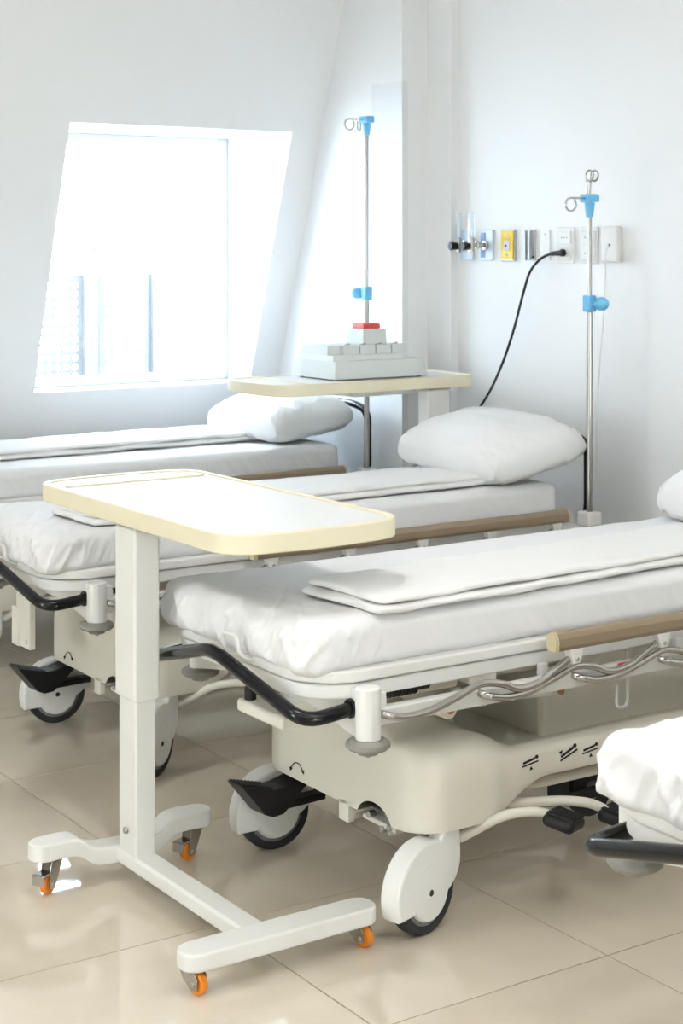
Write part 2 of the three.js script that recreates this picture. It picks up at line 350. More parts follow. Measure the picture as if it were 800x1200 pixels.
{ // caster: pivot at the origin, wheel trailing along -x
  const cx = -0.075, cy = 0.0935, s = new THREE.Shape(), a0 = 200 * Math.PI / 180, a1 = 72 * Math.PI / 180;
  s.moveTo(cx + 0.112 * Math.cos(a0), cy + 0.112 * Math.sin(a0)); s.absarc(cx, cy, 0.112, a0, a1, true);
  s.quadraticCurveTo(-0.030, 0.205, -0.030, 0.222); s.lineTo(0.03, 0.222); s.lineTo(0.032, 0.145); s.quadraticCurveTo(0.03, 0.105, cx + 0.064, cy - 0.012);
  s.absarc(cx, cy, 0.064, -0.15, a0 - 2 * Math.PI + 0.25, true); s.closePath();
  G.fork = plate(s, -0.027, 0.027, 0.007, 20);
  const ring = (r0, r1, w, b) => { const L = [[r0, -w], [r1 - b, -w], [r1 - b * 0.3, -w + b * 0.4], [r1, -w + b * 1.4], [r1, w - b * 1.4], [r1 - b * 0.3, w - b * 0.4], [r1 - b, w], [r0, w], [r0, -w]].map((p) => new THREE.Vector2(...p)); return toCreasedNormals(new THREE.LatheGeometry(L, 48), 0.5).rotateX(Math.PI / 2).translate(cx, cy, 0); };
  G.tyre = ring(0.073, 0.0935, 0.019, 0.006); G.wheelRim = ring(0.03, 0.0755, 0.017, 0.003);
  G.cap = merge([rod([cx, cy, -0.0295], [cx, cy, 0.0295], 0.0075)]);
  G.hubDisc = merge([rod([cx, cy, -0.0275], [cx, cy, 0.0275], 0.061, 0.061, 40)]);
  G.stem = rod([0, 0.215, 0], [0, 0.262, 0], 0.034, 0.036, 24);
}
{ // rocker brake pedal: two wings joined in a vee, pivot along z
  const s = poly([[-0.115, 0.058], [-0.108, 0.048], [-0.045, -0.026], [-0.022, -0.036], [0.008, -0.034], [0.028, -0.020], [0.098, 0.040], [0.100, 0.050], [0.012, 0.032], [-0.012, 0.031]]);
  G.pedal = plate(s, -0.035, 0.035, 0.004);
  const ribs = []; for (let i = 0; i < 9; i++) { const t = i / 8, x = -0.108 + t * 0.086; ribs.push(bx(x - 0.002, x + 0.002, 0.0545 - t * 0.0235, 0.0605 - t * 0.0235, -0.03, 0.03, 0.001)); }
  G.pedalRibs = merge(ribs);
}
{ // rubber foot pad of a side pedal, ribbed
  const p = [bx(-0.045, 0.045, -0.013, 0.013, -0.033, 0.033, 0.012)]; for (let i = 0; i < 7; i++) p.push(bx(-0.036 + i * 0.012 - 0.002, -0.036 + i * 0.012 + 0.002, 0.011, 0.016, -0.028, 0.028, 0.001));
  G.pad = merge(p).scale(1.15, 1.15, 1.15);
}
G.mattress = null;
function mirror(g) { const h = g.clone().scale(1, 1, -1); if (h.index) { const a = h.index.array; for (let i = 0; i < a.length; i += 3) { const t = a[i]; a[i] = a[i + 2]; a[i + 2] = t; } } else { for (const k of Object.keys(h.attributes)) { const at = h.attributes[k], c = at.itemSize; for (let i = 0; i < at.count; i += 3) for (let q = 0; q < c; q++) { const t = at.array[i * c + q]; at.array[i * c + q] = at.array[(i + 2) * c + q]; at.array[(i + 2) * c + q] = t; } } } return h; }

function makeBed(zc, label, o) {
  const t = thing('stretcher_bed', label, 'hospital bed', [2.01, 0, zc], 0, 'stretcher beds in a row along the socket wall');
  // running gear
  const castors = [[0.25, 0.30, o.turn[0]], [0.25, -0.30, o.turn[1]], [1.585, 0.30, 0.3], [1.585, -0.30, -0.4]];
  for (const [x, z, a] of castors) {
    const c = part('caster', [G.fork, G.hubDisc], M.caster, t); c.position.set(x, 0, z); c.rotation.y = a;
    part('tyre', G.tyre, M.rubber, c, 'dark rubber tyre'); part('wheel_rim', G.wheelRim, M.rim, c, 'grey wheel rim'); part('axle_cap', G.cap, M.rubber, c); part('stem', G.stem, M.shroud, c);
  }
  part('base_shroud', G.shroud, M.shroud, t, 'cream moulded plastic base cover');
  const icons = t.children[t.children.length - 1];
  { // printed pictograms on the side cover: a figure on a sloping board
    const fig = (x, y, tilt, arrow, s = 1) => {
      const c = Math.cos(tilt), q = Math.sin(tilt), R = (a, b) => [x + s * (a * c - b * q), y + s * (a * q + b * c)];
      const bar = (a0, b0, a1, b1, w) => poly([R(a0, b0 - w), R(a1, b1 - w), R(a1, b1 + w), R(a0, b0 + w)]);
      const L = [bar(-0.024, -0.006, 0.024, -0.006, 0.0016), bar(-0.020, 0.001, 0.016, 0.003, 0.0024)];
      const h = new THREE.Shape(), hp = R(0.021, 0.0045); h.absarc(hp[0], hp[1], 0.0042 * s, 0, Math.PI * 2); L.push(h);
      const ar = arrow > 0 ? [R(-0.022, 0.012), R(-0.012, 0.012), R(-0.017, 0.005)] : [R(-0.004, -0.020), R(0.006, -0.020), R(0.001, -0.012)]; L.push(poly(ar));
      return L.map((sh) => plate(sh, 0.3215, 0.3232, 0, 8));
    };
    for (const f of [fig(0.484, 0.325, 0.14, -1), fig(0.600, 0.326, 0.34, 1, 1.15), fig(0.668, 0.324, 0.12, -1)]) part('pictogram', f, M.print, icons, 'black printed bed position symbol');
    const arc = new THREE.CatmullRomCurve3([V(0.1535, 0.240, -0.135), V(0.1535, 0.253, -0.148), V(0.1535, 0.252, -0.170), V(0.1535, 0.238, -0.186)]);
    part('pictogram', [new THREE.TubeGeometry(arc, 20, 0.0012, 6), rod([0.1535, 0.236, -0.187], [0.1535, 0.226, -0.191], 0.004, 0.0006), rod([0.1535, 0.242, -0.134], [0.1535, 0.233, -0.129], 0.004, 0.0006)], M.print, icons, 'small printed curved arrow');
  }
  part('axle_shaft', rod([0.21, 0.205, -0.30], [0.21, 0.205, 0.30], 0.010), M.dullmetal, t); part('axle_shaft', rod([0.262, 0.19, -0.28], [0.262, 0.19, 0.28], 0.007), M.dullmetal, t);
  part('linkage_bracket', [bx(0.172, 0.262, 0.172, 0.222, 0.045, 0.052, 0.002), bx(0.155, 0.175, 0.17, 0.222, 0.02, 0.06, 0.003), bx(0.195, 0.235, 0.165, 0.225, 0.165, 0.172, 0.002), bx(0.175, 0.25, 0.188, 0.200, 0.09, 0.22, 0.003)], M.cream, t);
  for (const [y, z] of [[0.205, 0.12], [0.196, 0.20], [0.185, 0.172]]) part('linkage_bolt', rod([0.168, y, z], [0.19, y, z], 0.008), M.dullmetal, t);
  if (o.brake) { // black rocker pedal beside the far foot caster
    const p = part('brake_pedal', G.pedal, M.pedal, t, 'black rubber rocker brake pedal'); p.position.set(...o.brake); p.rotation.y = 0.08;
    part('pedal_tread', G.pedalRibs, M.pedal, p);
    part('pedal_arm', [bx(0.02, 0.15, -0.03, -0.012, -0.02, 0.02, 0.004), rod([0, -0.012, -0.05], [0, -0.012, 0.02], 0.014)], M.pedal, p);
  }
  // side pedals
  const arms = [[[0.30, 0.18, 0.30], [0.38, 0.235, 0.36], [0.45, 0.238, 0.395], [0.50, 0.212, 0.405]], [[0.46, 0.222, 0.28], [0.56, 0.232, 0.36], [0.62, 0.222, 0.39], [0.665, 0.19, 0.405]]];
  for (const a of arms) for (const sd of [1, -1]) {
    const m = part('pedal_lever', pipe(a.map(([x, y, z]) => [x, y, z * sd]), 0.0115, 0.05), M.cream, t);
    const e = a[3], pd = part('foot_pad', G.pad, M.pedal, m, 'black ribbed rubber foot pad'); pd.position.set(e[0] + 0.005, e[1] - 0.002, (e[2] + 0.01) * sd); pd.rotation.set(0.25 * sd, 0.5 * sd, -0.28);
  }
  part('steering_rod', [pipe([[0.40, 0.262, 0.22], [0.55, 0.245, 0.26], [1.4, 0.245, 0.26]], 0.012, 0.05)], M.cream, t);
  { // retracted centre wheel
    const f = part('centre_wheel', [rod([0.955, 0.09, -0.016], [0.955, 0.09, 0.016], 0.068, 0.068, 36)], M.rubber, t, 'black retracted centre wheel');
    part('wheel_hub', rod([0.955, 0.09, -0.019], [0.955, 0.09, 0.019], 0.026), M.rim, f);
    part('wheel_fork', [bx(0.84, 0.975, 0.075, 0.105, 0.022, 0.032, 0.004), bx(0.84, 0.86, 0.075, 0.29, -0.032, 0.032, 0.004)], M.rubber, f);
  }
  // lift
  for (const x of [0.36, 1.42]) part('lift_column', [rod([x, 0.34, 0], [x, 0.47, 0], 0.125, 0.105, 36), rod([x, 0.47, 0], [x, 0.56, 0], 0.06, 0.06, 28)], M.shroud, t);
  part('lift_box', bx(0.62, 1.45, 0.322, 0.515, -0.2, 0.2, 0.012), M.shroud, t);
  // upper frame
  const ringOf = (x0, x1, w, r, th) => { const s = roundRect(x0, x1, -w, w, r); s.holes.push(roundRect(x0 + th, x1 - th, -w + th, w - th, r - th)); return s; };
  part('deck_frame', [slab(ringOf(-0.125, 1.775, 0.345, 0.13, 0.035), 0.583, 0.610, 0.006, 18), slab(ringOf(-0.118, 1.768, 0.338, 0.125, 0.03), 0.548, 0.580, 0.005, 18)], M.steel, t);
  part('deck_panel', slab(roundRect(-0.095, 1.745, -0.315, 0.315, 0.1), 0.588, 0.604, 0.002), M.cream, t);
  for (const sd of [1, -1]) {
    part('side_beam', [bx(-0.005, 1.82, 0.490, 0.527, sd > 0 ? 0.342 : -0.368, sd > 0 ? 0.368 : -0.342, 0.005)], M.steel, t);
    for (const x of [0.50, 0.93, 1.36]) part('frame_strut', bx(x - 0.012, x + 0.012, 0.52, 0.556, sd * 0.348 - 0.008, sd * 0.348 + 0.008, 0.003), M.steel, t);
  }
  part('end_beam', [bx(0.0, 0.055, 0.485, 0.552, -0.36, 0.36, 0.006)], M.steel, t);
  part('end_beam', [bx(1.775, 1.825, 0.485, 0.552, -0.36, 0.36, 0.006)], M.steel, t);
  part('actuator', [bx(0.10, 0.34, 0.500, 0.548, 0.10, 0.24, 0.008), rod([0.34, 0.52, 0.2], [0.80, 0.50, 0.2], 0.016), bx(0.30, 0.38, 0.530, 0.58, 0.24, 0.33, 0.004)], M.cream, t);
  { const rings = []; for (let i = 0; i < 9; i++) rings.push(new THREE.TorusGeometry(0.017, 0.004, 8, 20).rotateY(Math.PI / 2).translate(0.085 + i * 0.011, 0.541, 0.29)); rings.push(rod([0.18, 0.541, 0.29], [0.215, 0.541, 0.29], 0.014)); part('spring', rings, M.rubber, t, 'black coil spring'); }
  { // hinge bracket under the deck, with bolts
    const b = part('hinge_bracket', [plate(poly([[0.575, 0.515], [0.665, 0.515], [0.66, 0.49], [0.645, 0.475], [0.645, 0.452], [0.628, 0.437], [0.612, 0.444], [0.60, 0.47], [0.575, 0.495]]), 0.245, 0.262, 0.003), rod([0.40, 0.468, 0.235], [0.625, 0.455, 0.235], 0.018), rod([0.34, 0.475, 0.235], [0.42, 0.468, 0.235], 0.024)], M.steel, t);
    part('bolt', rod([0.628, 0.452, 0.258], [0.628, 0.452, 0.272], 0.008), M.brass, b); part('bolt', rod([0.675, 0.483, 0.235], [0.675, 0.483, 0.275], 0.019), M.caster, b); part('bolt', rod([0.235, 0.488, 0.325], [0.235, 0.488, 0.352], 0.010), M.brass, b);
    part('bolt', rod([0.235, 0.488, 0.30], [0.235, 0.488, 0.345], 0.022), M.cream, b);
    part('lock_button', rod([0.712, 0.522, 0.375], [0.742, 0.522, 0.375], 0.0085), M.red, b, 'small red lock button');
  }
  part('drainage_hook', pipe([[0.80, 0.535, 0.31], [0.80, 0.402, 0.31], [0.765, 0.402, 0.31], [0.765, 0.455, 0.31]], 0.004, 0.02), M.caster, t, 'white wire hook');
  part('mattress_stop', pipe([[-0.118, 0.595, 0.03], [-0.158, 0.612, 0.03], [-0.162, 0.652, 0.03], [-0.162, 0.652, 0.095], [-0.158, 0.612, 0.095], [-0.118, 0.595, 0.095]], 0.0048, 0.015), M.caster, t, 'white wire mattress stop');
  for (const [x, z] of [[0, 0.366], [0, -0.366], [1.83, 0.366], [1.83, -0.366]]) {
    const c = part('corner_post', [rod([x, 0.462, z], [x, 0.578, z], 0.0275, 0.0275, 28), bx(Math.min(x, x + (x ? -0.06 : -0.0)) - 0.018, x + 0.05 - (x ? 0.04 : 0), 0.488, 0.562, Math.min(z, z * 0.8), Math.max(z, z * 0.8), 0.006)], M.caster, t);
    const L = [[0, 0.436], [0.022, 0.436], [0.026, 0.444], [0.042, 0.447], [0.048, 0.453], [0.047, 0.461], [0.036, 0.468], [0.0, 0.470]].map((p) => new THREE.Vector2(...p));
    part('bumper', toCreasedNormals(new THREE.LatheGeometry(L, 36), 0.5).translate(x, 0, z), M.bumper, c, 'round grey rubber bumper');
    part('bumper_bolt', rod([x, 0.428, z], [x, 0.438, z], 0.006), M.dullmetal, c);
  }
  for (const sd of [1, -1]) {
    const s = poly([[0.366, 0.468], [0.366, 0.570], [0.20, 0.565], [0.19, 0.500], [0.235, 0.492]]);
    const g = new THREE.ExtrudeGeometry(s, { depth: 0.022, bevelEnabled: true, bevelThickness: 0.002, bevelSize: 0.002, bevelSegments: 2 }).rotateY(-Math.PI / 2).translate(0.002, 0, 0);
    part('corner_plate', sd > 0 ? g : mirror(g), M.caster, t);
  }
  // foot push handle
  const h = part('push_handle', pipe([[-0.012, 0.528, 0.335], [-0.14, 0.516, 0.335], [-0.18, 0.612, 0.01], [-0.145, 0.520, -0.335], [-0.012, 0.528, -0.335]], 0.0155, 0.05, 18), M.black, t, 'glossy black tubular push handle');
  for (const z of [0.335, -0.335]) part('handle_flange', rod([-0.03, 0.5295, z], [-0.012, 0.528, z], 0.0215), M.black, h);
  part('head_handle', [pipe([[1.84, 0.53, 0.30], [1.87, 0.60, 0.315], [1.87, 0.835, 0.315], [1.87, 0.86, 0.22], [1.87, 0.86, -0.22], [1.87, 0.835, -0.315], [1.87, 0.60, -0.315], [1.84, 0.53, -0.30]], 0.0155, 0.06, 14)], M.black, t, 'black tubular handle at the bed head');
  if (o.flap === 'down') part('release_flap', [bx(-0.055, -0.035, 0.325, 0.50, -0.075, 0.025, 0.004), bx(-0.063, -0.052, 0.325, 0.44, -0.09, -0.04, 0.004), rod([-0.062, 0.345, 0.005], [-0.05, 0.345, 0.005], 0.007)], M.cream, t);
  else part('release_flap', [bx(-0.075, 0.005, 0.440, 0.470, -0.06, 0.14, 0.008)], M.cream, t), part('release_knob', rod([-0.055, 0.468, -0.03], [-0.055, 0.500, -0.03], 0.014), M.pedal, t);
  // folded side rails
  for (const sd of [1, -1]) {
    const z = 0.402 * sd;
    const s = new THREE.Shape(); s.moveTo(-0.014, -0.019); s.lineTo(0.012, -0.019); s.quadraticCurveTo(0.019, -0.012, 0.019, 0); s.quadraticCurveTo(0.017, 0.021, 0, 0.023); s.quadraticCurveTo(-0.014, 0.021, -0.016, 0); s.closePath();
    const bar = new THREE.ExtrudeGeometry(s, { depth: 1.2, bevelEnabled: false, curveSegments: 10 }).rotateY(Math.PI / 2).scale(1, 1, -sd);
    const r = part('hand_rail', toCreasedNormals(sd > 0 ? mirrorFix(bar) : bar, 1.0).translate(0.49, 0.614, z), M.rail, t, 'brown plastic hand rail');
    const cap = () => new THREE.ExtrudeGeometry(s, { depth: 0.006, bevelEnabled: true, bevelThickness: 0.003, bevelSize: 0.0005, curveSegments: 10 }).rotateY(Math.PI / 2);
    for (const x of [0.482, 1.692]) part('end_cap', cap().translate(x, 0.614, z), M.railcap, r, 'pale cream end cap');
    for (let k = 0; k < 5; k++) {
      const x = 0.545 + 0.275 * k, b = part('rail_bracket', plate(poly([[x - 0.026, 0.600], [x + 0.026, 0.600], [x + 0.021, 0.592], [x + 0.017, 0.572], [x + 0.012, 0.560], [x - 0.008, 0.560], [x - 0.013, 0.575], [x - 0.020, 0.592]]), z - 0.012, z + 0.012, 0.003), M.caster, t);
      part('bolt', rod([x + 0.002, 0.571, z - 0.015], [x + 0.002, 0.571, z + 0.015], 0.005), M.dullmetal, b);
      const p = 0.022 + 0.275 * k;
      const pts = [[p, 0.521, 0.345], [p + 0.012, 0.517, 0.385], [p + 0.055, 0.508, 0.392], [p + 0.12, 0.510, 0.392], [p + 0.20, 0.530, 0.392], [p + 0.262, 0.548, 0.392], [p + 0.315, 0.541, 0.392], [p + 0.370, 0.522, 0.392], [p + 0.43, 0.528, 0.394], [p + 0.48, 0.553, 0.396], [p + 0.523, 0.574, 0.398]];
      if (p + 0.523 < 1.7) part('rail_tube', wire(pts.map(([a, bb, c]) => [a, bb, c * sd]), 0.0085, 80, 12), M.chrome, t, 'bent stainless steel tube');
    }
  }
  part('pole_socket', [bx(1.80, 1.86, 0.565, 0.612, 0.335, 0.395, 0.006)], M.caster, t);
  return t;
}
function mirrorFix(g) { const h = g.clone(); const ix = h.index; if (ix) return h; for (const k of Object.keys(h.attributes)) { const at = h.attributes[k], c = at.itemSize; for (let i = 0; i < at.count; i += 3) for (let q = 0; q < c; q++) { const t = at.array[i * c + q]; at.array[i * c + q] = at.array[(i + 2) * c + q]; at.array[(i + 2) * c + q] = t; } } return h; }

const BEDS = {
  window: { z: -5.93, turn: [0.2, 0.1], flap: 'down', brake: [0.075, 0.16, -0.24], label: 'white stretcher bed directly below the window' },
  middle: { z: -4.60, turn: [0.62, -0.12], flap: 'down', brake: [0.115, 0.16, -0.24], label: 'white stretcher bed under the black power cord, beside the near table column' },
  front: { z: -3.274, turn: [0.25, -0.1], flap: 'up', brake: [0.125, 0.157, -0.225], label: 'white stretcher bed with curved chrome side rail tubes fully in view' },
  corner: { z: -1.735, turn: [0.15, 0.1], flap: 'up', brake: null, label: 'white stretcher bed showing only its foot corner and black handle' },
};
const wordOf = { window: 'bed below the window', middle: 'bed under the black power cord', front: 'bed with the chrome side rail tubes', corner: 'bed showing only its foot corner' };
let k = 0;
for (const key of Object.keys(BEDS)) {
  const b = BEDS[key]; makeBed(b.z, b.label, b);
  const m = part(numbered('mattress'), mattressShape(3.1 + k * 7.7), M.sheet, scene); m.position.set(2.01 - 0.13 + 1.865 / 2, 0.655, b.z);
  tag(m, 'mattress under a wrinkled white fitted sheet on the ' + wordOf[key], 'mattress', 'sheeted mattresses on the beds');
  k++;
}
// folded blankets: a stack of soft layers, near edge towards the room
function blanket(pos, L, W, turn, s, label) {
  const t = thing('folded_blanket', label, 'blanket', pos, turn, 'folded white blankets on the beds');
  const h = 0.019;
  part('lower_fold', blanketShape(s, L, W, h, 0).translate(0, h / 2, 0), M.blanket, t);
  part('upper_fold', blanketShape(s + 3, L - 0.02, W - 0.015, h, 1).translate(0.004, h * 1.5 - 0.001, -0.006), M.blanket, t);
}
blanket([2.74, 0.716, -3.115], 1.38, 0.30, 0.055, 1.3, 'long folded white blanket on the bed with the chrome side rail tubes');
blanket([2.78, 0.716, -4.465], 1.50, 0.29, 0.02, 5.1, 'long folded white blanket on the bed under the black power cord');
blanket([2.82, 0.716, -6.02], 1.60, 0.36, 0.03, 9.7, 'long folded white blanket on the bed below the window');
function pillow(pos, rot, s, label, A = 0.43, B = 0.66) {
  const m = part(numbered('pillow'), pillowShape(s, A, B, 0.19), M.pillow, scene); m.position.set(...pos); m.rotation.set(...rot, 'YXZ'); tag(m, label, 'pillow', 'white pillows at the bed heads');
}
pillow([3.665, 0.803, -4.555], [0.03, -0.06, 0.20], 2.2, 'plump white pillow on the bed under the black power cord', 0.43, 0.65);
pillow([3.65, 0.790, -5.93], [0.0, 0.06, 0.12], 6.6, 'plump white pillow on the bed below the window', 0.43, 0.56);
pillow([3.66, 0.785, -3.25], [0.0, 0.0, 0.1], 8.4, 'white pillow tip at the head of the bed with the chrome side rail tubes', 0.43, 0.62);

// ------------------------------------------------------------------ drip stands
function ivPole(pos, top, knob, label, hooks, kSide) {
  const t = thing('iv_pole', label, 'drip stand', pos, 0, 'steel drip poles at the bed heads');
  part('pole', [rod([0, 0, 0], [0, knob, 0], 0.0105), rod([0, knob, 0], [0, top, 0], 0.0078)], M.pole, t, 'stainless steel pole');
  const c = part('height_clamp', [bx(-0.018, 0.018, knob - 0.028, knob + 0.028, -0.018, 0.018, 0.006)], M.blue, t, 'sky blue plastic clamp');
  part('clamp_knob', [rod([0, knob, 0], [0.012 * kSide, knob, 0.030 * kSide], 0.012), new THREE.SphereGeometry(0.026, 24, 16).scale(1, 0.9, 1).translate(0.016 * kSide, knob, 0.042 * kSide)], M.blue, c);
  const hd = part('hook_holder', [rod([0, top - 0.05, 0], [0, top + 0.002, 0], 0.0125, 0.018), bx(-0.02, 0.02, top, top + 0.028, -0.030, 0.030, 0.006)], M.blue, t, 'sky blue plastic hook holder');
  hooks.forEach((p) => part('hook', wire(p.map(([x, y, z]) => [x, y + top, z]), 0.0036, 60, 8), M.chrome, hd, 'bent steel wire hook'));
}
const loop = (s, w = 0.022) => { const a = [[0, 0.014, 0.02 * s], [0, 0.014, 0.07 * s]]; for (let i = 0; i <= 9; i++) { const q = Math.PI / 2 + i / 9 * 1.72 * Math.PI; a.push([0.002 * i / 9, 0.014 - w + w * Math.sin(q), (0.085 - w * Math.cos(q)) * s]); } return a; };
const loopX = (s) => loop(s).map(([x, y, z]) => [z, y, x]);
const up = (dz) => { const a = [[0, 0.014, dz], [0.004, 0.06, dz], [0.006, 0.085, dz]]; for (let i = 1; i <= 9; i++) { const q = Math.PI + i / 9 * 1.7 * Math.PI; a.push([0.006, 0.090 + 0.018 * Math.sin(-q) , dz + 0.018 + 0.018 * Math.cos(q)]); } return a; };
ivPole([3.838, 0.565, -4.232], 1.095, 0.752, 'steel drip pole with sky blue fittings standing before the wall sockets', [loopX(-1), up(0.0), up(0.015).map(([x, y, z]) => [-x - 0.006, y, z - 0.02])], 1);
ivPole([3.838, 0.565, -5.562], 1.445, 0.755, 'taller steel drip pole with sky blue fittings behind the grey console', [loopX(-1), loop(-1).map(([x, y, z]) => [x - 0.01, y, z * 0.5])], -1);

// ------------------------------------------------------------------ over-bed tables (local: length along z, column at -x edge, base running to +z)
// rounded rectangle whose two short ends bow outwards
function tableShape(x0, x1, z0, z1, r, bow) {
  const s = new THREE.Shape(), m = (x0 + x1) / 2, a = z0 + bow, b = z1 - bow;
  s.moveTo(x0, a + r); s.quadraticCurveTo(x0, a, x0 + r, a - bow * 0.45); s.quadraticCurveTo(m, z0 - bow * 0.12, x1 - r, a - bow * 0.45); s.quadraticCurveTo(x1, a, x1, a + r);
  s.lineTo(x1, b - r); s.quadraticCurveTo(x1, b, x1 - r, b + bow * 0.45); s.quadraticCurveTo(m, z1 + bow * 0.12, x0 + r, b + bow * 0.45); s.quadraticCurveTo(x0, b, x0, b - r); s.closePath();
  return s;
}
function makeTable(label, pos, turn, H, front, len, wid, shift) {
  const t = thing('overbed_table', label, 'table', pos, turn, 'wheeled over-bed tables');
  const x0 = -0.045, x1 = wid - 0.045, z0 = shift - len / 2, z1 = shift + len / 2, th = 0.044;
  const outer = tableShape(x0, x1, z0, z1, 0.085, 0.03); outer.holes.push(tableShape(x0 + 0.018, x1 - 0.018, z0 + 0.018, z1 - 0.018, 0.070, 0.03));
  part('table_edge', slab(outer, H - th, H, 0.004, 20), M.tableEdge, t, 'cream moulded table edge');
  part('table_top', slab(tableShape(x0 + 0.011, x1 - 0.011, z0 + 0.011, z1 - 0.011, 0.075, 0.03), H - th + 0.004, H - 0.004, 0.001, 20), M.tableWhite, t, 'white laminate table top');
  part('divider', bx(x0 + 0.035, x1 - 0.035, H - 0.006, H + 0.001, z0 + 0.147, z0 + 0.158, 0.002), M.tableEdge, t);
  part('cup_recess', [new THREE.TorusGeometry(0.042, 0.004, 8, 40).rotateX(Math.PI / 2).scale(1, 0.6, 1).translate(x1 - 0.10, H - 0.004, z0 + 0.08)], M.tableEdge, t);
  part('support_plate', [front ? bx(-0.02, 0.36, H - th - 0.022, H - th + 0.002, -0.045, 0.045, 0.006) : bx(0.03, 0.25, H - th - 0.022, H - th + 0.002, -0.36, 0.06, 0.006)], M.tableFrame, t);
  if (!front) part('height_lever', [pipe([[0.06, H - th - 0.012, 0.02], [0.06, H - th - 0.012, 0.085], [0.06, H - th - 0.030, 0.085], [0.06, H - th - 0.026, 0.115]], 0.0055, 0.01)], M.blue, t, 'blue height lever');
  part('column_sleeve', bx(-0.034, 0.034, H - 0.455, H - th - 0.004, -0.052, 0.052, 0.008), M.tableFrame, t);
  const lo = part('column', bx(-0.027, 0.027, 0.075, H - 0.40, -0.044, 0.044, 0.006), M.tableFrame, t);
  part('bolt', [rod([-0.026, 0.135, 0.0], [-0.036, 0.135, 0.0], 0.008)], M.dullmetal, lo);
  // base
  const bd = front ? 1 : -1, span = (a, b) => [Math.min(a * bd, b * bd), Math.max(a * bd, b * bd)];
  part('base_beam', bx(-0.03, 0.03, 0.045, 0.082, ...span(-0.06, 0.57), 0.008), M.tableFrame, t);
  part('cross_bar', slab(roundRect(-0.20, 0.275, ...span(0.535, 0.612), 0.036), 0.052, 0.090, 0.006, 14), M.tableFrame, t);
  const arm = new THREE.Shape();
  const top = [[-0.205, 0.122], [-0.13, 0.120], [-0.07, 0.088], [0.07, 0.088], [0.13, 0.120], [0.205, 0.122]], c = new THREE.SplineCurve(top.map((p) => new THREE.Vector2(...p))), P = c.getPoints(40);
  P.forEach((p, i) => (i ? arm.lineTo(p.x, p.y) : arm.moveTo(p.x, p.y))); P.slice().reverse().forEach((p) => arm.lineTo(p.x, p.y - 0.042)); arm.closePath();
  part('cross_bar', [plate(arm, ...span(-0.115, -0.045), 0.006), rod([-0.205, 0.081, -0.08 * bd], [-0.205, 0.121, -0.08 * bd], 0.035, 0.034, 28), rod([0.205, 0.081, -0.08 * bd], [0.205, 0.121, -0.08 * bd], 0.035, 0.034, 28)], M.tableFrame, t);
  const castor = (x, z, hgt, a, brake) => {
    const c = part('castor', [rod([0, hgt - 0.008, 0], [0, hgt, 0], 0.017), plate(poly([[-0.029, 0.014], [-0.010, 0.012], [0.012, hgt - 0.022], [0.020, hgt - 0.006], [-0.020, hgt - 0.006], [-0.030, 0.034]]), -0.0155, -0.0125, 0.0008), plate(poly([[-0.029, 0.014], [-0.010, 0.012], [0.012, hgt - 0.022], [0.020, hgt - 0.006], [-0.020, hgt - 0.006], [-0.030, 0.034]]), 0.0125, 0.0155, 0.0008), bx(-0.017, 0.017, hgt - 0.010, hgt - 0.005, -0.0155, 0.0155, 0.001)], M.chrome, t, 'zinc plated castor fork');
    c.position.set(x, 0, z); c.rotation.y = a;
    const L = [[0.007, -0.0095], [0.019, -0.0095], [0.0225, -0.006], [0.0225, 0.006], [0.019, 0.0095], [0.007, 0.0095]].map((p) => new THREE.Vector2(...p));
    part('wheel', toCreasedNormals(new THREE.LatheGeometry(L, 32), 0.4).rotateX(Math.PI / 2).translate(-0.018, 0.0225, 0), M.orange, c, 'orange castor wheel');
    part('axle', rod([-0.018, 0.0225, -0.018], [-0.018, 0.0225, 0.018], 0.006), M.dullmetal, c);
    if (brake) part('brake_tab', [bx(-0.052, -0.016, hgt - 0.034, hgt - 0.029, -0.017, 0.017, 0.002), bx(-0.055, -0.050, hgt - 0.055, hgt - 0.030, -0.017, 0.017, 0.002)], M.chrome, c);
  };
  castor(-0.170, 0.570 * bd, 0.054, 1.85, false); castor(0.238, 0.570 * bd, 0.054, 1.85, false); castor(-0.18, -0.08 * bd, 0.082, 0.45, true); castor(0.195, -0.08 * bd, 0.082, 0.3, true);
  return t;
}
makeTable('cream edged over-bed table on orange castors, empty, its whole frame in view', [1.79, 0, -3.55], 0.008, 0.9, true, 1.055, 0.472, 0);
makeTable('raised cream edged over-bed table carrying the grey console', [3.85, 0, -5.125], Math.PI / 2, 1.012, false, 0.955, 0.428, -0.2675);

